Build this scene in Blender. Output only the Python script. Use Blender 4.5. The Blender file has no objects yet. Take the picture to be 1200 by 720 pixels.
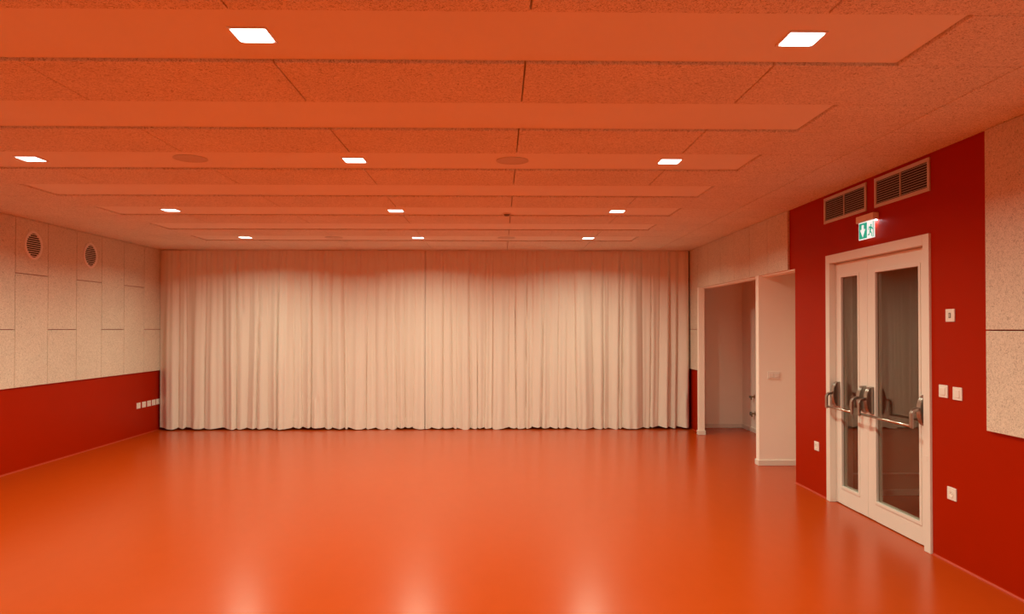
import bpy, bmesh, math, random
from mathutils import Vector, Matrix
random.seed(7)
C = bpy.context.scene.collection
PI = math.pi

# ------------------------------------------------------------------ materials
def new_mat(name):
    m = bpy.data.materials.new(name); m.use_nodes = True
    nt = m.node_tree
    return m, nt, nt.nodes['Principled BSDF']

def N(nt, typ, **kw):
    n = nt.nodes.new(typ)
    for k, v in kw.items():
        if k in n.inputs: n.inputs[k].default_value = v
        else: setattr(n, k, v)
    return n

def simple(name, col, rough=0.5, metal=0.0, spec=0.5, bump=0.0, bscale=60.0, var=0.04, tint=None):
    m, nt, b = new_mat(name)
    if tint: b.inputs['Specular Tint'].default_value = (*tint, 1)
    b.inputs['Roughness'].default_value = rough
    b.inputs['Metallic'].default_value = metal
    b.inputs['Specular IOR Level'].default_value = spec
    tc = N(nt, 'ShaderNodeTexCoord')
    nz = N(nt, 'ShaderNodeTexNoise', Scale=2.3, Detail=4.0)
    nt.links.new(tc.outputs['Object'], nz.inputs['Vector'])
    mix = N(nt, 'ShaderNodeMix', data_type='RGBA')
    mix.inputs[6].default_value = (*[c*(1-var) for c in col], 1)
    mix.inputs[7].default_value = (*[min(1, c*(1+var)) for c in col], 1)
    nt.links.new(nz.outputs['Fac'], mix.inputs[0])
    nt.links.new(mix.outputs[2], b.inputs['Base Color'])
    if bump:
        n2 = N(nt, 'ShaderNodeTexNoise', Scale=bscale, Detail=3.0)
        nt.links.new(tc.outputs['Object'], n2.inputs['Vector'])
        bp = N(nt, 'ShaderNodeBump', Strength=bump, Distance=0.01)
        nt.links.new(n2.outputs['Fac'], bp.inputs['Height'])
        nt.links.new(bp.outputs['Normal'], b.inputs['Normal'])
    return m

def woodwool(name, dark, light):
    """wood-wool cement board: pale random fibres with little dark pores"""
    m, nt, b = new_mat(name)
    b.inputs['Roughness'].default_value = 0.95
    b.inputs['Specular IOR Level'].default_value = 0.1
    tc = N(nt, 'ShaderNodeTexCoord')
    warp = N(nt, 'ShaderNodeTexNoise', Scale=14.0, Detail=2.0)
    nt.links.new(tc.outputs['Object'], warp.inputs['Vector'])
    add = N(nt, 'ShaderNodeMix', data_type='RGBA', blend_type='ADD')
    add.inputs[0].default_value = 0.07
    nt.links.new(tc.outputs['Object'], add.inputs[6])
    nt.links.new(warp.outputs['Color'], add.inputs[7])
    fib = N(nt, 'ShaderNodeTexNoise', Scale=95.0, Detail=4.0, Roughness=0.7, Distortion=1.6)
    nt.links.new(add.outputs[2], fib.inputs['Vector'])
    r = N(nt, 'ShaderNodeValToRGB')
    r.color_ramp.elements[0].position = 0.36; r.color_ramp.elements[0].color = (*dark, 1)
    r.color_ramp.elements[1].position = 0.52; r.color_ramp.elements[1].color = (*light, 1)
    nt.links.new(fib.outputs['Fac'], r.inputs['Fac'])
    big = N(nt, 'ShaderNodeTexNoise', Scale=1.7, Detail=5.0)
    nt.links.new(tc.outputs['Object'], big.inputs['Vector'])
    mr = N(nt, 'ShaderNodeMapRange')
    mr.inputs[3].default_value = 0.9; mr.inputs[4].default_value = 1.08
    nt.links.new(big.outputs['Fac'], mr.inputs[0])
    mul = N(nt, 'ShaderNodeVectorMath', operation='SCALE')
    nt.links.new(r.outputs['Color'], mul.inputs[0]); nt.links.new(mr.outputs[0], mul.inputs['Scale'])
    nt.links.new(mul.outputs[0], b.inputs['Base Color'])
    bp = N(nt, 'ShaderNodeBump', Strength=0.5, Distance=0.004)
    nt.links.new(fib.outputs['Fac'], bp.inputs['Height'])
    nt.links.new(bp.outputs['Normal'], b.inputs['Normal'])
    return m

def emit(name, col, s):
    m, nt, b = new_mat(name)
    b.inputs['Base Color'].default_value = (*col, 1)
    b.inputs['Emission Color'].default_value = (*col, 1)
    b.inputs['Emission Strength'].default_value = s
    return m

def floor_mat():
    m, nt, b = new_mat('red_linoleum')
    tc = N(nt, 'ShaderNodeTexCoord')
    nz = N(nt, 'ShaderNodeTexNoise', Scale=9.0, Detail=5.0, Roughness=0.6)
    mp = N(nt, 'ShaderNodeMapping'); mp.inputs['Scale'].default_value = (1.0, 0.45, 1.0)
    nt.links.new(tc.outputs['Object'], mp.inputs['Vector'])
    nt.links.new(mp.outputs['Vector'], nz.inputs['Vector'])
    mix = N(nt, 'ShaderNodeMix', data_type='RGBA')
    mix.inputs[6].default_value = (*FLOOR_A, 1); mix.inputs[7].default_value = (*FLOOR_B, 1)
    nt.links.new(nz.outputs['Fac'], mix.inputs[0])
    nt.links.new(mix.outputs[2], b.inputs['Base Color'])
    n2 = N(nt, 'ShaderNodeTexNoise', Scale=0.8, Detail=2.0)
    nt.links.new(tc.outputs['Object'], n2.inputs['Vector'])
    mr = N(nt, 'ShaderNodeMapRange'); mr.inputs[3].default_value = 0.225; mr.inputs[4].default_value = 0.262
    nt.links.new(n2.outputs['Fac'], mr.inputs[0]); nt.links.new(mr.outputs[0], b.inputs['Roughness'])
    b.inputs['Specular IOR Level'].default_value = 0.18
    b.inputs['Specular Tint'].default_value = (1.0, 0.72, 0.42, 1)
    return m

def glass_mat():
    m = bpy.data.materials.new('clear_glass'); m.use_nodes = True
    nt = m.node_tree; nt.nodes.clear()
    o = N(nt, 'ShaderNodeOutputMaterial')
    tr = N(nt, 'ShaderNodeBsdfTransparent', Color=(0.84, 0.82, 0.78, 1))
    gl = N(nt, 'ShaderNodeBsdfGlossy', Roughness=0.012, Color=(1, 0.92, 0.84, 1))
    fr = N(nt, 'ShaderNodeFresnel', IOR=1.52)
    mx = N(nt, 'ShaderNodeMixShader')
    ge = N(nt, 'ShaderNodeNewGeometry')        # same reflectance on either side of the thin pane
    ir = N(nt, 'ShaderNodeMapRange'); ir.inputs[3].default_value = 1.52; ir.inputs[4].default_value = 1/1.52
    nt.links.new(ge.outputs['Backfacing'], ir.inputs[0]); nt.links.new(ir.outputs[0], fr.inputs['IOR'])
    nt.links.new(fr.outputs[0], mx.inputs[0]); nt.links.new(tr.outputs[0], mx.inputs[1])
    nt.links.new(gl.outputs[0], mx.inputs[2]); nt.links.new(mx.outputs[0], o.inputs['Surface'])
    return m

def curtain_mat():
    m, nt, b = new_mat('curtain_cloth')
    b.inputs['Roughness'].default_value = 0.85
    b.inputs['Specular IOR Level'].default_value = 0.15
    b.inputs['Sheen Weight'].default_value = 0.15
    tc = N(nt, 'ShaderNodeTexCoord')
    nz = N(nt, 'ShaderNodeTexNoise', Scale=220.0, Detail=2.0)
    nt.links.new(tc.outputs['Object'], nz.inputs['Vector'])
    mix = N(nt, 'ShaderNodeMix', data_type='RGBA')
    mix.inputs[6].default_value = (*[c*0.93 for c in CURT], 1); mix.inputs[7].default_value = (*CURT, 1)
    nt.links.new(nz.outputs['Fac'], mix.inputs[0]); nt.links.new(mix.outputs[2], b.inputs['Base Color'])
    bp = N(nt, 'ShaderNodeBump', Strength=0.15, Distance=0.002)
    nt.links.new(nz.outputs['Fac'], bp.inputs['Height']); nt.links.new(bp.outputs['Normal'], b.inputs['Normal'])
    return m

FLOOR_A = (0.420, 0.049, 0.002); FLOOR_B = (0.455, 0.054, 0.003)
CURT = (0.80, 0.72, 0.63)
M = dict(
    red=simple('red_satin_paint', (0.355, 0.013, 0.0), spec=0.06, tint=(1.0, 0.45, 0.1), rough=0.36, bump=0.05, bscale=90),
    cove=simple('red_cove_vinyl', (0.44, 0.03, 0.003), rough=0.35),
    plaster=simple('ceiling_plaster', (0.86, 0.85, 0.78), rough=0.8, spec=0.2),
    white=simple('white_wall_paint', (0.90, 0.84, 0.75), rough=0.6, spec=0.3, bump=0.03, bscale=120),
    dimwhite=simple('dimmed_white_wall_paint', (0.46, 0.33, 0.25), rough=0.6),  # white vestibule walls, dimness behind the glass put into the colour
    lacquer=simple('white_door_lacquer', (0.76, 0.72, 0.65), rough=0.32, var=0.01),
    plastic=simple('white_plastic', (0.80, 0.76, 0.70), rough=0.35, var=0.01),
    grey=simple('grey_button', (0.16, 0.14, 0.11), rough=0.5),
    wool=woodwool('wood_wool_board', (0.38, 0.32, 0.24), (0.76, 0.68, 0.56)),
    woolc=woodwool('ceiling_wood_wool', (0.38, 0.33, 0.26), (0.90, 0.86, 0.77)),
    steel=simple('brushed_steel', (0.42, 0.38, 0.34), rough=0.28, metal=1.0, var=0.03),
    chrome=simple('chrome', (0.62, 0.57, 0.5), rough=0.27, metal=1.0, var=0.02),
    alu=simple('anodised_aluminium', (0.62, 0.56, 0.50), rough=0.5, metal=0.3),
    dark=simple('black_opening_shade', (0.02, 0.018, 0.016), rough=0.8),  # black colour standing in for shade inside ducts and pin holes
    brass=simple('aged_brass', (0.30, 0.2, 0.1), rough=0.4, metal=0.8),
    meshg=simple('painted_speaker_mesh', (0.70, 0.67, 0.60), rough=0.8, bump=0.6, bscale=300),
    glass=glass_mat(), floor=floor_mat(), curtain=curtain_mat(),
    lamp=emit('lamp_diffuser', (1.0, 0.95, 0.86), 8.0),
    led=emit('led_strip', (0.75, 0.85, 1.0), 40.0),
    sgreen=emit('sign_green', (0.0, 0.34, 0.22), 1.7),
    swhite=emit('sign_white', (0.82, 1.0, 0.98), 1.5),
)

# ------------------------------------------------------------------ mesh helpers
def finish(name, bm, mat, parent=None, smooth=False, loc=None, mats=None):
    me = bpy.data.meshes.new(name); bm.normal_update(); bm.to_mesh(me); bm.free()
    for mm in (mats or [mat]): me.materials.append(mm)
    if smooth:
        for p in me.polygons: p.use_smooth = True
    o = bpy.data.objects.new(name, me); C.objects.link(o)
    if parent is not None:
        o.parent = parent
        if loc is not None: o.location = loc
    elif loc is not None: o.location = loc
    return o

def box(bm, x0, x1, y0, y1, z0, z1, bev=0.0, seg=2):
    vs = [bm.verts.new((x, y, z)) for x in (x0, x1) for y in (y0, y1) for z in (z0, z1)]
    q = [(0, 1, 3, 2), (4, 6, 7, 5), (0, 4, 5, 1), (2, 3, 7, 6), (0, 2, 6, 4), (1, 5, 7, 3)]
    fs = [bm.faces.new([vs[i] for i in f]) for f in q]
    if bev:
        es = list({e for f in fs for e in f.edges})
        bmesh.ops.bevel(bm, geom=es, offset=bev, segments=seg, affect='EDGES', profile=0.5)
    return vs

def B(*a, **k):
    bm = bmesh.new(); box(bm, *a, **k); return bm

def cyl(bm, p0, p1, r0, r1=None, n=32, cap=True):
    r1 = r0 if r1 is None else r1
    p0, p1 = Vector(p0), Vector(p1); d = (p1-p0).normalized()
    a = d.orthogonal().normalized(); b = d.cross(a)
    A = [bm.verts.new(p0+(a*math.cos(t)+b*math.sin(t))*r0) for t in [2*PI*i/n for i in range(n)]]
    D = [bm.verts.new(p1+(a*math.cos(t)+b*math.sin(t))*r1) for t in [2*PI*i/n for i in range(n)]]
    for i in range(n):
        j = (i+1) % n; bm.faces.new((A[i], A[j], D[j], D[i]))
    if cap: bm.faces.new(A[::-1]); bm.faces.new(D)

def prism(bm, pts, off):
    off = Vector(off)
    a = [bm.verts.new(p) for p in pts]; b = [bm.verts.new(Vector(p)+off) for p in pts]
    n = len(a)
    bm.faces.new(a[::-1]); bm.faces.new(b)
    for i in range(n):
        j = (i+1) % n; bm.faces.new((a[i], a[j], b[j], b[i]))
    bmesh.ops.recalc_face_normals(bm, faces=bm.faces[:])

def ring(bm, c, axis, r_in, r_out, depth, n=48):
    """flat ring extruded along axis x or z"""
    def P(r, t, h):
        u, v = r*math.cos(t), r*math.sin(t)
        return (c[0]+h, c[1]+u, c[2]+v) if axis == 'x' else (c[0]+u, c[1]+v, c[2]+h)
    rows = []
    for r, h in ((r_in, 0), (r_in, depth), (r_out-depth*0.6 if abs(depth) < (r_out-r_in) else r_out, depth), (r_out, 0)):
        rows.append([bm.verts.new(P(r, 2*PI*i/n, h)) for i in range(n)])
    for k in range(4):
        A, D = rows[k], rows[(k+1) % 4]
        for i in range(n):
            j = (i+1) % n; bm.faces.new((A[i], A[j], D[j], D[i]))
    bmesh.ops.recalc_face_normals(bm, faces=bm.faces[:])

def thing(name, label, cat, loc=(0, 0, 0), group=None):
    o = bpy.data.objects.new(name, None); C.objects.link(o); o.location = loc
    o.empty_display_size = 0.1
    o['label'] = label; o['category'] = cat
    if group: o['group'] = group
    return o

def tag(o, label, cat, group=None):
    o['label'] = label; o['category'] = cat
    if group: o['group'] = group
    return o

def struct(name, bm, mat, parent=None, label=None, **k):
    o = finish(name, bm, mat, parent, **k)
    if parent is None:
        o['kind'] = 'structure'
        if label: o['label'] = label; o['category'] = name.split('_')[0]
    return o

def dup(root, loc, label, group=None):
    r = root.copy(); C.objects.link(r); r.location = loc; r['label'] = label
    if group: r['group'] = group
    for ch in list(root.children):
        c = ch.copy(); C.objects.link(c); c.parent = r
        for g in list(ch.children):
            d = g.copy(); C.objects.link(d); d.parent = c
    return r

# ------------------------------------------------------------------ room numbers (metres)
XL, XR = -5.46, 3.115          # side wall faces
Y0, YB = -3.4, 12.32           # wall behind the camera, wall behind the curtain
ZC = 2.888                     # underside of the ceiling boards
ZP = 2.902                     # plaster strips, set 12 mm higher
CLAD = 0.025                   # wall board thickness

# floor: one continuous sheet running on into the alcove and the vestibule
struct('floor', B(XL-0.2, 5.4, Y0-0.2, YB+0.2, -0.12, 0.0), M['floor'], label='glossy orange red linoleum floor over the whole hall')

# ------------------------------------------------------------------ ceiling
ceil_o = struct('ceiling', B(XL-0.2, 5.4, Y0-0.2, YB+0.2, ZP+0.03, 3.1), M['plaster'],
                label='flat hall ceiling of wood wool boards with plain recessed strips')
SX0, SX1 = -4.215, 1.92
bm = bmesh.new()
strips = []
k0 = -5
ys = []
for k in range(k0, 7):
    ys.append((2.956+1.2*k, 3.534+1.2*k))
G = 0.007
xj = [XL]+[0.125+1.2*n for n in range(-4, 3)]+[XR]
def boards(x0, x1, y0, y1):
    cuts = [x0]+[x for x in xj if x0+0.05 < x < x1-0.05]+[x1]
    for a, b_ in zip(cuts, cuts[1:]):
        box(bm, a+G/2, b_-G/2, y0+G/2, y1-G/2, ZC, ZP+0.03, bev=0.0028, seg=1)
prev = Y0
for (a, b_) in ys:
    if a > Y0+0.05:
        boards(XL, XR, max(prev, Y0), a)
    a2 = max(a, Y0)
    if b_ > Y0+0.05:
        boards(XL, SX0, a2, b_); boards(SX1, XR, a2, b_)
        strips.append((a2, b_)); prev = b_
boards(XL, XR, prev, prev+0.62); boards(XL, XR, prev+0.62, YB)
cl = struct('acoustic_cladding', bm, M['woolc'], ceil_o); cl['label'] = 'rough wood wool ceiling boards'
for (a, b_) in strips:
    s = struct('plaster_strip', B(SX0+0.006, SX1-0.006, a+0.004, b_-0.008, ZP, ZP+0.03), M['plaster'], ceil_o)
    s['label'] = 'smooth plain recessed ceiling strip'

# ------------------------------------------------------------------ walls
def cladding(parent, side, xface, thick, y_from, y_to, z0, z1, start, low_first, zl=1.61, zh=2.25):
    """vertical wood-wool boards, 0.6 wide, staggered cross joints"""
    bm = bmesh.new(); n = 0
    y = start
    while y > y_from+0.605: y -= 0.605
    n = round((y-start)/0.605)
    x0, x1 = sorted((xface, xface+thick))
    while y < y_to-0.02:
        a, b_ = max(y, y_from), min(y+0.605, y_to)
        if b_-a > 0.02:
            zj = zl if (n % 2 == 0) == low_first else zh
            segs = [(z0, zj), (zj, z1)] if z0+0.05 < zj < z1-0.05 else [(z0, z1)]
            for p, q in segs:
                box(bm, x0, x1, a+G/2, b_-G/2, p+(G/2 if p > z0 else 0), q-G/2, bev=0.0028, seg=1)
        y += 0.605; n += 1
    o = struct('acoustic_cladding', bm, M['wool'], parent); o['label'] = 'pale wood wool boards on the upper wall'
    return o

wl = struct('wall_left', B(XL-0.2, XL, Y0-0.2, YB+0.2, 0, ZC+0.02), M['red'], label='left wall, dark red below pale wood wool boards')
cladding(wl, 'l', XL, CLAD, Y0, YB, 0.955, ZC, 8.42-0.605, True)

bm = bmesh.new()
T = 0.19
def wseg(y0, y1, z0=0, z1=ZC+0.02, t=T): box(bm, XR, XR+t, y0, y1, z0, z1)
DY0, DY1, DZ = 5.30, 6.98, 2.305
wseg(Y0-0.2, DY0); wseg(DY0, DY1, DZ); wseg(DY1, 7.75)
wseg(7.75, 11.36, 2.25, ZC+0.02, 0.12)
wseg(11.36, YB+0.2, 0, ZC+0.02, 0.02)
wr = struct('wall_right', bm, M['red'], label='right wall, dark red around the double door, pale boards beyond')
cladding(wr, 'r', XR, -CLAD, Y0, 4.662, 0.972, ZC, 4.662-0.605, True)
cladding(wr, 'r', XR, -CLAD, 7.83, 11.50, 2.25, ZC, 7.885, True)
cladding(wr, 'r', XR, -CLAD, 11.50, YB, 0.972, ZC, 11.50, True)

struct('trim_3', B(XR-0.004, XR+0.12, 7.752, 11.28, 2.236, 2.2498), M['white'])
struct('wall_back', B(XL-0.2, 5.4, YB, YB+0.2, 0, ZC+0.02), M['white'])
wf = struct('wall_front', B(XL-0.2, 5.4, Y0-0.2, Y0, 0, ZC+0.02), M['red'])
bm = bmesh.new()
x = XL
while x < XR-0.1:
    x1 = min(x+0.605, XR)
    box(bm, x+G/2, x1-G/2, Y0, Y0+CLAD, 0.96, ZC, bev=0.0022, seg=1); x += 0.605
struct('acoustic_cladding', bm, M['wool'], wf)

# alcove behind the far part of the right wall
AX = 3.98
bm = bmesh.new()
box(bm, AX, AX+0.15, 7.6, 12.08+0.15, 0, ZC+0.02)
struct('wall_alcove_side', bm, M['white'], label='white side wall deep inside the alcove')
struct('wall_alcove_back', B(XR+0.02, AX+0.15, 12.08, 12.2, 0, ZC+0.02), M['white'], label='white end wall at the back of the alcove')
struct('wall_alcove_near', B(XR+T, AX, 7.62, 7.75, 0, ZC+0.02), M['white'])
bm = bmesh.new()
box(bm, 3.075, AX, 8.74, 8.84, 0, 2.25, bev=0.002); box(bm, XR+0.12, AX, 8.74, 8.84, 2.25, 2.62)
struct('wall_partition', bm, M['white'], label='white partition wall standing out beside the alcove opening')
struct('trim_1', B(3.048, XR+0.022, 11.28, 11.36, 0, 2.25, bev=0.003), M['white'], label='narrow white post at the far end of the alcove opening')
struct('ceiling_alcove', B(XR+0.1, AX+0.1, 7.7, 12.1, 2.62, 2.7), M['white'])
# baseboards in the alcove
struct('baseboard_partition', B(3.063, AX-0.013, 8.727, 8.853, 0, 0.065, bev=0.003), M['lacquer'])
struct('baseboard_post', B(3.036, XR+0.034, 11.268, 11.372, 0, 0.065, bev=0.003), M['lacquer'])
bm = bmesh.new()
box(bm, XR+0.02, AX, 12.067, 12.08, 0, 0.07, bev=0.003)
struct('baseboard_alcove_back', bm, M['lacquer'])
struct('baseboard_alcove_side', B(AX-0.013, AX, 8.853, 12.067, 0, 0.07, bev=0.003), M['lacquer'])

# coved floor edge along the side walls
def cove(name, x, sgn, y0, y1, r=0.014):
    bm = bmesh.new(); n = 6
    pts = [(x, y0, 0)]
    arc = []
    for i in range(n+1):
        t = PI/2*i/n
        arc.append((x-sgn*(r-r*math.sin(t)), y0, r-r*math.cos(t)) )
    # arc runs from (x - sgn*r, 0) to (x, r)
    pts = arc+[(x+sgn*0.0, y0, 0.0)]
    prism(bm, pts, (0, y1-y0, 0))
    return struct(name, bm, M['cove'])
cove('baseboard_left', XL, -1, Y0, YB)
cove('baseboard_right', XR, 1, Y0, 5.29)
cove('baseboard_right_middle', XR, 1, 6.99, 7.75)
cove('baseboard_right_far', XR, 1, 11.375, YB)

# vestibule behind the glass doors
VX = 5.1
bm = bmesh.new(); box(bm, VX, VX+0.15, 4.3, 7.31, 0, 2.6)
struct('wall_vestibule_side', bm, M['dimwhite'])
wv = struct('wall_vestibule_end', B(XR+T, VX, 7.16, 7.31, 0, 2.6), M['dimwhite'], label='white end wall seen dimly through the door glass')
struct('wall_vestibule_near', B(XR+T, VX, 4.3, 4.45, 0, 2.6), M['dimwhite'])
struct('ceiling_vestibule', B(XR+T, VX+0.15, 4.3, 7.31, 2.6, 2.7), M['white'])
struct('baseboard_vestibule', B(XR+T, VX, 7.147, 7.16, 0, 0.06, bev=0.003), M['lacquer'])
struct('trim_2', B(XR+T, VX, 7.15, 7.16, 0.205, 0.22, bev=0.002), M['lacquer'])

# ------------------------------------------------------------------ double door
d = struct('door_1', B(0, 0.001, 0, 0.001, 0, 0.001), M['lacquer']) if False else None
FX = 3.097      # frame face
LX = 3.155      # leaf face
bm = bmesh.new()
box(bm, FX, XR+T+0.01, 5.292, 5.372, 0, 2.31, bev=0.003)
box(bm, FX, XR+T+0.01, 6.905, 6.985, 0, 2.31, bev=0.003)
box(bm, FX, XR+T+0.01, 5.372, 6.905, 2.232, 2.31, bev=0.003)
# rebate the leaves close against
box(bm, LX+0.046, XR+T, 5.372, 5.392, 0, 2.232); box(bm, LX+0.046, XR+T, 6.885, 6.905, 0, 2.232)
box(bm, LX+0.046, XR+T, 5.392, 6.885, 2.21, 2.232)
door = struct('door_1', bm, M['lacquer'], label='white double door with two tall glass panes')

def leaf(y0, y1, g0, g1, label):
    z0, z1, gz0, gz1 = 0.008, 2.228, 0.17, 2.098
    t = 0.045
    bm = bmesh.new()
    box(bm, LX, LX+t, y0, g0, z0, z1, bev=0.0025); box(bm, LX, LX+t, g1, y1, z0, z1, bev=0.0025)
    box(bm, LX, LX+t, g0-0.002, g1+0.002, z0, gz0); box(bm, LX, LX+t, g0-0.002, g1+0.002, gz1, z1)
    lf = finish('door_leaf', bm, M['lacquer'], door); lf['label'] = label
    w = 0.020
    bm = bmesh.new()          # glazing beads, front and back
    for (xa, xb) in ((LX-0.006, LX+0.016), (LX+t-0.014, LX+t+0.005)):
        box(bm, xa, xb, g0-w, g0+0.006, gz0-w, gz1+w, bev=0.002); box(bm, xa, xb, g1-0.006, g1+w, gz0-w, gz1+w, bev=0.002)
        box(bm, xa, xb, g0+0.006, g1-0.006, gz0-w, gz0+0.006, bev=0.002); box(bm, xa, xb, g0+0.006, g1-0.006, gz1-0.006, gz1+w, bev=0.002)
    finish('glazing_bead', bm, M['lacquer'], lf)
    finish('glass_pane', B(LX+0.019, LX+0.027, g0, g1, gz0, gz1), M['glass'], lf)
    return lf
leafA = leaf(6.306, 6.902, 6.463, 6.786, 'narrow far leaf with a slim glass pane')
leafB = leaf(5.375, 6.302, 5.514, 6.165, 'wide near leaf with a broad glass pane')

def dpoly(yc, w, flip=False):
    """D-shaped lever housing, seen from the side"""
    bm = bmesh.new(); pts = []
    n = 20; H, D = 0.115, 0.058
    for i in range(n+1):
        t = -PI/2+PI*i/n
        s = math.sin(t); c = max(0.0, math.cos(t))**0.8
        pts.append((LX-0.006-D*c, yc-w/2, 1.014+H*s))
    pts.append((LX, yc-w/2, 1.014+H)); pts.insert(0, (LX, yc-w/2, 1.014-H))
    prism(bm, pts, (0, w, 0))
    es = [e for e in bm.edges if abs(e.verts[0].co.y-e.verts[1].co.y) < 1e-5]
    bmesh.ops.bevel(bm, geom=es, offset=0.004, segments=2, affect='EDGES')
    return bm

BX, BZ = 3.045, 0.900
def panic(yA, yB, label):
    lo, hi = yA, yB
    bm = bmesh.new(); cyl(bm, (BX, lo+0.005, BZ), (BX, hi-0.005, BZ), 0.0105, n=24)
    bar = finish('panic_bar', bm, M['chrome'], door, smooth=False)
    for p in bar.data.polygons: p.use_smooth = len(p.vertices) == 4
    bar['label'] = label
    for yc in (lo, hi):
        finish('lever_housing', dpoly(yc, 0.060), M['steel'], bar)
        bm = bmesh.new()
        y0 = yc-0.018
        pts = [(LX-0.040, y0, 1.048), (BX+0.012, y0, 1.028), (BX-0.004, y0, 1.016), (BX-0.013, y0, 0.995), (BX-0.013, y0, 0.888),
               (BX-0.004, y0, 0.882), (BX+0.002, y0, 0.886), (BX+0.003, y0, 0.992), (BX+0.012, y0, 1.008), (LX-0.040, y0, 1.018)]
        prism(bm, pts, (0, 0.036, 0))
        bmesh.ops.bevel(bm, geom=bm.edges[:], offset=0.002, segments=1, affect='EDGES')
        finish('lever_arm', bm, M['steel'], bar)
panic(6.352, 6.842, 'short chrome push bar on the narrow leaf')
panic(5.425, 6.222, 'long chrome push bar on the wide leaf')
# same hardware plates on the vestibule side are hidden; the strike plate on the near jamb
finish('strike_plate', B(FX-0.002, FX+0.004, 5.318, 5.345, 0.66, 0.70, bev=0.001), M['lacquer'], door)

# ------------------------------------------------------------------ curtains
CLt = [-5.43, -5.13, -5.02, -4.70, -4.45, -4.22, -4.01, -3.84, -3.73, -3.53, -3.30, -3.19, -3.0, -2.82, -2.68, -2.50, -2.41, -2.13, -2.0, -1.81, -1.67, -1.53, -1.36, -1.197]
CRt = [-1.191, -1.09, -0.90, -0.77, -0.68, -0.48, -0.36, -0.21, -0.10, 0.15, 0.26, 0.45, 0.53, 0.71, 0.80, 0.95, 1.11, 1.22, 1.49, 1.68, 1.76, 1.96, 2.03, 2.31, 2.47, 2.60, 2.76, 2.90, 3.075]
def curtain(creases, label, seed):
    rnd = random.Random(seed)
    n = len(creases)
    x0, x1 = creases[0], creases[-1]
    drift = [0.0]+[rnd.uniform(-0.035, 0.035) for _ in range(n-2)]+[0.0]
    amp = [rnd.uniform(0.5, 1.25)*(1.3 if creases[i] > 1.4 else 1.0) for i in range(n)]
    base = 11.985
    lift = [rnd.uniform(-0.008, 0.008) for _ in range(n)]
    die = [rnd.choice((0, 0, 0, 1)) for _ in range(n)]
    skew = [rnd.choice((rnd.uniform(0.45, 0.8), rnd.uniform(1.25, 2.2))) for _ in range(n)]
    pl = []
    x = x0
    while x < x1: pl.append(x); x += rnd.uniform(0.055, 0.11)
    pl.append(x1+0.01)
    pa = [rnd.uniform(0.4, 1.0) for _ in pl]
    ph = [rnd.uniform(0, 6.28) for _ in range(8)]
    NX, NZ = int((x1-x0)/0.0085), 44
    zt, zb = 2.874, 0.016
    bm = bmesh.new(); rows = []
    for j in range(NZ+1):
        s = j/NZ            # 0 top .. 1 bottom
        z = zt+(zb-zt)*s
        cr = [creases[i]+drift[i]*(s**1.3)*(1.0 if 0 < i < n-1 else 0) for i in range(n)]
        row = []; ci = 0; pi = 0
        grow = 0.25+0.75*min(1, s*1.6)**0.8
        for i in range(NX+1):
            x = x0+(x1-x0)*i/NX
            while ci < n-2 and x > cr[ci+1]: ci += 1
            while pi < len(pl)-2 and x > pl[pi+1]: pi += 1
            t = min(1, max(0, (x-cr[ci])/(cr[ci+1]-cr[ci])))
            w = cr[ci+1]-cr[ci]
            tt = t**skew[ci]
            if x0 < -3 and ci == n-2: tt = t*0.72          # the two curtains meet face to face
            if x0 > -3 and ci == 0: tt = 0.3+0.7*t
            bulge = max(0.0, math.sin(PI*tt))**0.62
            A = min(0.115, 0.40*w*amp[ci])*grow
            y = -A*bulge
            # second, softer fold inside wide ones
            y += -0.013*grow*math.sin(2*PI*t*(2 if w > 0.2 else 1)+ph[ci % 8])*math.sin(PI*t)
            # fine heading pleats
            tp = (x-pl[pi])/(pl[pi+1]-pl[pi])
            y += -0.020*pa[pi]*(max(0, math.sin(PI*tp))**0.7)*max(0, 1-s/0.55)**1.3
            y += 0.010*math.sin(1.9*x+ph[0]+1.2*s)+0.006*math.sin(5.3*x+ph[1]-2.0*s)
            y += 0.004*math.sin(11*x+4*s+ph[2])*s
            # slight creasing near the hem
            if s > 0.8: y += 0.003*math.sin(60*x+30*s+ph[3])*(s-0.8)*5
            xx = x+0.010*math.sin(7*x+3*s+ph[4])*s*(1 if 3 < i < NX-3 else 0)
            zz = z
            if s > 0.9: zz += (0.007*math.sin(3.1*x+ph[5])+0.004*math.sin(13*x+ph[6]))*(s-0.9)*10+((1-bulge)*0.022+lift[ci])*(s-0.9)*10
            row.append(bm.verts.new((xx, base+y, zz)))
        rows.append(row)
    for j in range(NZ):
        for i in range(NX):
            bm.faces.new((rows[j][i], rows[j+1][i], rows[j+1][i+1], rows[j][i+1]))
    o = finish('curtain', bm, M['curtain'], smooth=True)
    tag(o, label, 'curtain', 'cream curtains across the back wall')
    md = o.modifiers.new('Solidify', 'SOLIDIFY'); md.thickness = 0.0022; md.offset = 1
    es = o.modifiers.new('EdgeSplit', 'EDGE_SPLIT'); es.split_angle = math.radians(50)
    # hem band: doubled cloth over the lowest 15 cm
    bm = bmesh.new(); hr = []
    js = [j for j in range(NZ+1) if zt+(zb-zt)*j/NZ < 0.17]
    me = o.data
    for j in js:
        hr.append([bm.verts.new((me.vertices[j*(NX+1)+i].co.x, me.vertices[j*(NX+1)+i].co.y-0.0065, me.vertices[j*(NX+1)+i].co.z-(0.002 if j == NZ else 0))) for i in range(NX+1)])
    for a in range(len(hr)-1):
        for i in range(NX): bm.faces.new((hr[a][i], hr[a+1][i], hr[a+1][i+1], hr[a][i+1]))
    h = finish('hem', bm, M['curtain'], o, smooth=True)
    md = h.modifiers.new('Solidify', 'SOLIDIFY'); md.thickness = 0.0035; md.offset = -1
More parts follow.
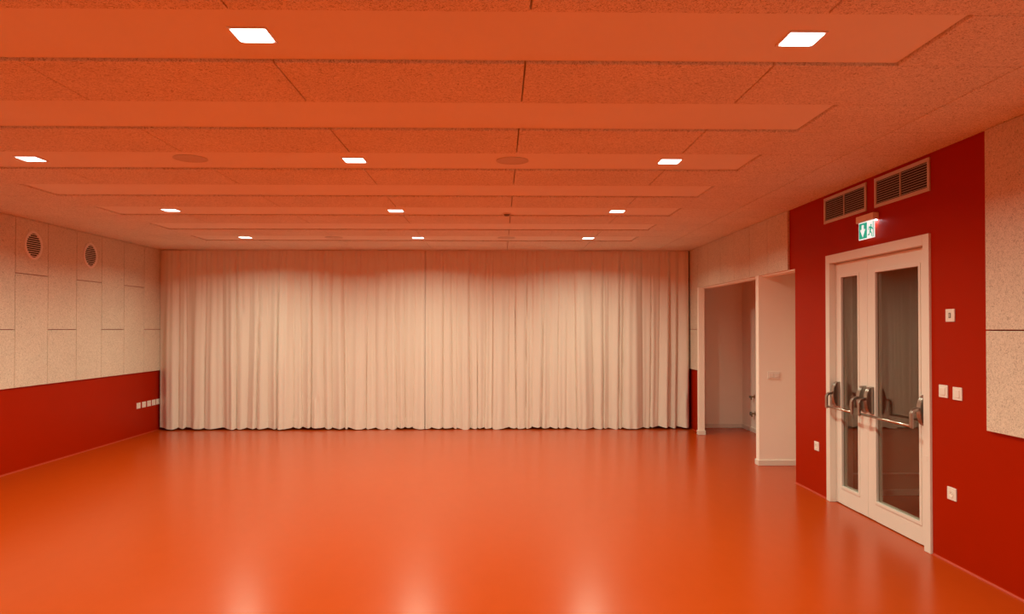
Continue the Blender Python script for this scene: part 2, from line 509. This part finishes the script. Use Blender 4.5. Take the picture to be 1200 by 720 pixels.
    es = h.modifiers.new('EdgeSplit', 'EDGE_SPLIT'); es.split_angle = math.radians(50)
    return o
curtain(CLt, 'left of the two full height cream curtains, hanging from ceiling to floor', 3)
curtain(CRt, 'right of the two full height cream curtains, reaching the alcove corner', 11)
tr = finish('curtain_track', B(XL+CLAD+0.01, XR-CLAD-0.01, 11.965, 12.0, ZC-0.012, ZC, bev=0.002), M['plastic'])
tag(tr, 'slim white ceiling track carrying both cream curtains', 'curtain track')

# ------------------------------------------------------------------ ceiling lamps
LAMP = (0.98, 1.06, 0.79)
POWER = 60.0
def lamp_proto():
    t = thing('downlight', '', 'ceiling light', group='square ceiling downlights')
    bm = bmesh.new(); a, b_ = 0.086, 0.076
    # bevelled square trim
    for (x0, x1, y0, y1) in ((-a, a, -a, -b_), (-a, a, b_, a), (-a, -b_, -b_, b_), (b_, a, -b_, b_)):
        box(bm, x0, x1, y0, y1, -0.006, 0.0, bev=0.0015, seg=1)
    finish('frame', bm, M['plastic'], t)
    bm = bmesh.new(); rc = 0.02
    pts = []
    for cx_, cy_, t0 in ((b_-rc, b_-rc, 0), (-b_+rc, b_-rc, 90), (-b_+rc, -b_+rc, 180), (b_-rc, -b_+rc, 270)):
        for q in range(5):
            an = math.radians(t0+22.5*q); pts.append((cx_+rc*math.cos(an), cy_+rc*math.sin(an), -0.006))
    prism(bm, pts, (0, 0, 0.006))
    finish('diffuser', bm, M['lamp'], t)
    bm = bmesh.new(); box(bm, -b_, b_, -b_, b_, -0.003, 0.0); finish('reflector', bm, M['plastic'], t)
    li = bpy.data.lights.new('lamp_light', 'AREA'); li.shape = 'SQUARE'; li.size = 0.15
    li.energy = POWER; li.color = LAMP; li.spread = math.radians(157)
    lo = bpy.data.objects.new('lamp_light', li); C.objects.link(lo); lo.parent = t; lo.location = (0, 0, -0.0085)
    return t
LXr = ((-3.49, -1.073, 1.333), (-3.525, -1.098, 1.302), (-3.54, -1.12, 1.284), (-3.552, -1.14, 1.256))
LXs = (-3.45, -1.05, 1.36); LYs = (3.235, 5.63, 8.04, 10.43)
names = {0: 'left', 1: 'middle', 2: 'right'}
rowtxt = ['in the nearest lit row, biggest in view', 'in the second row, strip with the round speakers',
          'in the third row, strip with the small detector', 'in the farthest row close to the curtain']
proto = None
def put(x, y, label):
    global proto
    if proto is None:
        proto = lamp_proto(); proto.location = (x, y, ZP-0.0003); proto['label'] = label
    else: dup(proto, (x, y, ZP), label)
for r, y in enumerate(LYs):
    for c, x in enumerate(LXr[r]):
        if r == 0 and c == 0: lab = 'glowing square downlight at the far left of the nearest row, outside the photo'
        elif r == 0: lab = 'glowing square downlight, %s of the two %s' % ({1: 'left', 2: 'right'}[c], rowtxt[r])
        else: lab = 'glowing square downlight, %s of three %s' % (names[c], rowtxt[r])
        put(x, y, lab)
for r, y in enumerate((0.83, -1.57)):
    for c, x in enumerate(LXs):
        put(x, y, 'square downlight %s of three in the %s row behind the camera' % (names[c], ('first', 'second')[r]))

# ------------------------------------------------------------------ round ceiling speakers, detector
def speaker(x, y, label, first=[None]):
    if first[0] is None:
        t = thing('ceiling_speaker', label, 'speaker', (x, y, ZP), 'round ceiling speakers')
        bm = bmesh.new(); ring(bm, (0, 0, 0), 'z', 0.112, 0.122, -0.005); finish('rim', bm, M['meshg'], t)
        bm = bmesh.new(); cyl(bm, (0, 0, 0), (0, 0, -0.0035), 0.112, n=48); finish('grille', bm, M['meshg'], t)
        first[0] = t
    else: dup(first[0], (x, y, ZP), label)
speaker(0.10, 5.63, 'flat round ceiling speaker between the middle and right lamps of the second row')
speaker(-2.32, 5.60, 'flat round ceiling speaker between the left and middle lamps of the second row')
speaker(0.10, 10.43, 'flat round ceiling speaker between the middle and right lamps of the farthest row')
speaker(-2.32, 10.43, 'flat round ceiling speaker between the left and middle lamps of the farthest row')
t = thing('smoke_detector', 'small round detector on the ceiling strip of the third lamp row', 'detector', (0.085, 8.22, ZP))
bm = bmesh.new(); cyl(bm, (0, 0, 0), (0, 0, -0.012), 0.05, n=32); finish('base', bm, M['plastic'], t)
bm = bmesh.new(); cyl(bm, (0, 0, -0.012), (0, 0, -0.03), 0.036, 0.024, n=32); finish('sensor_head', bm, M['grey'], t)

# ------------------------------------------------------------------ round vents, left wall
def vent(y, label, first=[None]):
    if first[0] is None:
        t = thing('round_vent', label, 'air vent', (XL+CLAD, y, 2.592), 'round vents on the left wall')
        bm = bmesh.new(); ring(bm, (0, 0, 0), 'x', 0.140, 0.172, 0.010); finish('flange', bm, M['plastic'], t)
        bm = bmesh.new(); cyl(bm, (0.0005, 0, 0), (0.002, 0, 0), 0.141, n=48); finish('duct_shade_sheet', bm, M['dark'], t)  # black disc on the boards, painted shade of the duct
        for sg in (-1, 1):                     # stepped ends of the slots
            bm = bmesh.new()
            for i in range(10):
                z = -0.1125+0.025*i; w = math.sqrt(0.140**2-(abs(z)+0.010)**2)-0.004
                a_, b2 = sorted((sg*w, sg*math.sqrt(0.143**2-max(0, abs(z)-0.0125)**2)))
                box(bm, 0.002, 0.0085, a_, b2, z-0.0126, z+0.0126)
            finish('slot_end', bm, M['plastic'], t)
        for i in range(11):
            z = -0.125+0.025*i
            w = math.sqrt(0.1405**2-z*z)
            finish('slat', B(0.003, 0.009, -w, w, z-0.004, z+0.004, bev=0.001, seg=1), M['plastic'], t)
        first[0] = t
    else: dup(first[0], (XL+CLAD, y, 2.592), label)
vent(8.735, 'round white slatted vent on the left wall, nearer of the two, further from curtain')
vent(9.94, 'round white slatted vent on the left wall, closer to the curtain')

# ------------------------------------------------------------------ rectangular grilles over the door
def grille(y0, y1, z0, z1, label):
    t = thing('air_grille', label, 'air vent', (XR, (y0+y1)/2, z0), 'rectangular grilles above the double door')
    L, H = (y1-y0)/2, z1-z0
    f = 0.028
    bm = bmesh.new(); X = -0.012
    box(bm, X, 0, -L, L, 0, f, bev=0.002); box(bm, X, 0, -L, L, H-f, H, bev=0.002)
    box(bm, X, 0, -L, -L+f, f, H-f, bev=0.002); box(bm, X, 0, L-f, L, f, H-f, bev=0.002)
    finish('frame', bm, M['alu'], t)
    finish('mullion', B(-0.0115, 0, -0.005, 0.005, f, H-f), M['alu'], t)
    finish('duct_shade_sheet', B(-0.0015, -0.0003, -L+f, L-f, f, H-f), M['dark'], t)  # black sheet on the wall for the darkness behind the slats
    n = 10
    for i in range(n):
        z = f+(H-2*f)*(i+0.5)/n
        bm = bmesh.new()
        prism(bm, [(-0.010, -L+f, z-0.0036), (-0.0035, -L+f, z-0.001), (-0.0035, -L+f, z+0.0005), (-0.010, -L+f, z-0.0002)], (0, 2*(L-f), 0))
        finish('slat', bm, M['alu'], t)
grille(6.215, 7.03, 2.618, 2.862, 'rectangular slatted grille above the door, beside the exit sign, further back')
grille(5.29, 6.075, 2.618, 2.862, 'rectangular slatted grille above the door, nearer the camera')

# ------------------------------------------------------------------ exit sign
t = thing('exit_sign', 'lit green and white emergency exit sign above the white double door', 'exit sign', (XR, 6.165, 2.52))
finish('housing', B(-0.052, 0, -0.145, 0.145, 0, 0.058, bev=0.004), M['plastic'], t)
finish('led_bar', B(-0.018, -0.006, -0.128, 0.128, -0.004, 0.0), M['led'], t)
pl = finish('sign_plate', B(-0.034, -0.026, -0.13, 0.13, -0.145, 0.0, bev=0.001), M['swhite'], t)
X = -0.0355
def flat(name, pts, mat, dx=0.0):
    # pts in (u, v): u to the right as the reader sees it, v up; reader looks towards +x so right is -y
    bm = bmesh.new(); prism(bm, [(X+0.0015-dx, -u, v) for u, v in pts], (-0.0012, 0, 0))
    return finish(name, bm, mat, pl)
flat('green_field', [(-0.122, -0.138), (0.012, -0.138), (0.012, -0.006), (-0.122, -0.006)], M['sgreen'])
flat('down_arrow', [(-0.074, -0.022), (-0.040, -0.022), (-0.040, -0.060), (-0.014, -0.060), (-0.057, -0.125), (-0.100, -0.060), (-0.074, -0.060)], M['swhite'], 0.0012)
# running figure in green on the white half
man = [(0.075, -0.030), (0.089, -0.030), (0.093, -0.038), (0.089, -0.046), (0.075, -0.046), (0.071, -0.038)]
flat('running_figure', man, M['sgreen'])
flat('running_figure', [(0.072+(u-0.072)*1.15, -0.088+(v+0.088)*1.12) for u, v in [(0.050, -0.052), (0.084, -0.052), (0.108, -0.074), (0.102, -0.080), (0.082, -0.066), (0.078, -0.088), (0.094, -0.104), (0.094, -0.128),
                 (0.085, -0.128), (0.084, -0.108), (0.068, -0.096), (0.058, -0.116), (0.034, -0.116), (0.034, -0.107), (0.052, -0.107), (0.060, -0.086), (0.062, -0.062), (0.054, -0.062), (0.044, -0.078), (0.037, -0.074)]], M['sgreen'])
flat('door_symbol', [(0.112, -0.012), (0.122, -0.012), (0.122, -0.138), (0.100, -0.138), (0.100, -0.132), (0.112, -0.132)], M['sgreen'])

# ------------------------------------------------------------------ switches and sockets
def plate(name, label, cat, side, pos, w=0.10, h=0.088, kind='socket', group=None):
    """side +1: on the right wall facing -x; -1: on the left wall facing +x; 0: on the partition facing -y"""
    t = thing(name, label, cat, pos, group)
    if side == -1: t.rotation_euler = (0, 0, PI)
    if side == 0: t.rotation_euler = (0, 0, PI/2)
    finish('cover_plate', B(-0.009, 0, -w/2, w/2, -h/2, h/2, bev=0.003), M['plastic'], t)
    if kind == 'socket':
        bm = bmesh.new(); ring(bm, (-0.009, 0, 0), 'x', 0.0195, 0.024, -0.003); finish('socket_ring', bm, M['plastic'], t)
        bm = bmesh.new(); cyl(bm, (-0.0092, 0, 0), (-0.0098, 0, 0), 0.0195, n=32); r = finish('socket_well', bm, M['white'], t)
        for s in (-1, 1):
            bm = bmesh.new(); cyl(bm, (-0.0096, s*0.0095, 0), (-0.0104, s*0.0095, 0), 0.0026, n=12); finish('pin_hole_shade', bm, M['dark'], r)  # black dots, the shade of the holes as colour
        bm = bmesh.new(); cyl(bm, (-0.0096, 0, 0.011), (-0.016, 0, 0.011), 0.0024, n=12); finish('earth_pin', bm, M['steel'], r)
    elif kind == 'switch1':
        finish('rocker', B(-0.014, -0.008, -0.028, 0.028, -0.026, 0.026, bev=0.002), M['plastic'], t)
    elif kind == 'switch2':
        finish('rocker', B(-0.014, -0.008, -0.028, -0.001, -0.026, 0.026, bev=0.002), M['plastic'], t)
        finish('rocker', B(-0.012, -0.008, 0.001, 0.028, -0.026, 0.026, bev=0.002), M['plastic'], t)
    elif kind == 'sensor':
        finish('display_window', B(-0.0105, -0.008, -0.013, 0.013, -0.018, 0.018, bev=0.001), M['grey'], t)
        finish('button', B(-0.0125, -0.010, -0.005, 0.005, -0.011, 0.011, bev=0.001), M['alu'], t)
    elif kind == 'double':
        for s in (-1, 1):
            finish('rocker', B(-0.013, -0.008, s*0.033-0.027, s*0.033+0.027, -0.026, 0.026, bev=0.002), M['plastic'], t)
    return t
plate('room_controller', 'small square white wall controller with a dark window, above the two switches', 'wall control', 1, (XR, 5.06, 1.712), kind='sensor')
plate('light_switch', 'white single rocker light switch right beside the double door', 'light switch', 1, (XR, 5.145, 1.182), kind='switch1')
plate('light_switch', 'white two rocker light switch, further from the double door', 'light switch', 1, (XR, 4.985, 1.178), kind='switch2')
plate('wall_socket', 'white socket low on the red wall below the two light switches', 'socket', 1, (XR, 5.055, 0.485), kind='socket')
plate('wall_socket', 'white socket low on the red wall between alcove and double door', 'socket', 1, (XR, 7.225, 0.470), kind='socket')
plate('light_switch', 'wide white double switch on the white partition wall', 'light switch', 0, (3.252, 8.74, 1.068), w=0.15, h=0.088, kind='double')
so = [(11.33, 'first from the left'), (11.50, 'second from the left'), (11.665, 'third and middle one'), (11.82, 'fourth from the left'), (11.965, 'last, touching the curtain')]
for y, txt in so:
    plate('wall_socket', 'white socket in the low row of five on the left wall, '+txt, 'socket', -1, (XL, y, 0.455), w=0.115, kind='socket', group='row of five sockets on the left wall')

# small pipe fittings low in the alcove
def valve(y, z, label, big):
    t = thing('pipe_valve', label, 'valve', (AX+0.002, y, z))
    bm = bmesh.new(); cyl(bm, (0, 0, 0), (-0.008, 0, 0), 0.034, n=24); finish('wall_rose', bm, M['chrome'], t)
    bm = bmesh.new(); cyl(bm, (-0.008, 0, 0), (-0.06, 0, 0), 0.013, n=20); cyl(bm, (-0.055, 0, 0.012), (-0.055, 0, -0.05), 0.011, n=20); finish('spout', bm, M['brass'], t)
    bm = bmesh.new(); cyl(bm, (-0.062, 0, 0), (-0.085, 0, 0), 0.030 if big else 0.018, n=12); finish('knob', bm, M['grey'], t)
valve(11.50, 0.56, 'upper small pipe valve on the wall inside the alcove', False)
valve(11.47, 0.30, 'lower dark knobbed pipe valve on the wall inside the alcove', True)

# ------------------------------------------------------------------ camera, world, view
f = 869.0
cam = bpy.data.cameras.new('camera'); co = bpy.data.objects.new('camera', cam); C.objects.link(co)
cam.sensor_fit = 'HORIZONTAL'; cam.sensor_width = 36.0; cam.lens = f/1200*36.0
cam.shift_y = 15.5/1200
cam.clip_start = 0.05
co.location = (0, 0, 1.62)
co.rotation_euler = (PI/2+10/f, 0, -math.atan(15/f))
sc = bpy.context.scene
sc.camera = co
w = bpy.data.worlds.new('world'); sc.world = w; w.use_nodes = True
w.node_tree.nodes['Background'].inputs[0].default_value = (0.02, 0.02, 0.025, 1)
w.node_tree.nodes['Background'].inputs[1].default_value = 1.0
sc.view_settings.view_transform = 'Standard'; sc.view_settings.look = 'None'
sc.view_settings.gamma = 1.0; sc.view_settings.use_curve_mapping = False
sc.view_settings.exposure = -0.96
cy = sc.cycles
cy.use_denoising = True
cy.max_bounces = 16; cy.diffuse_bounces = 8; cy.glossy_bounces = 6; cy.transparent_max_bounces = 12
cy.sample_clamp_indirect = 6.0
cy.caustics_reflective = False; cy.caustics_refractive = False
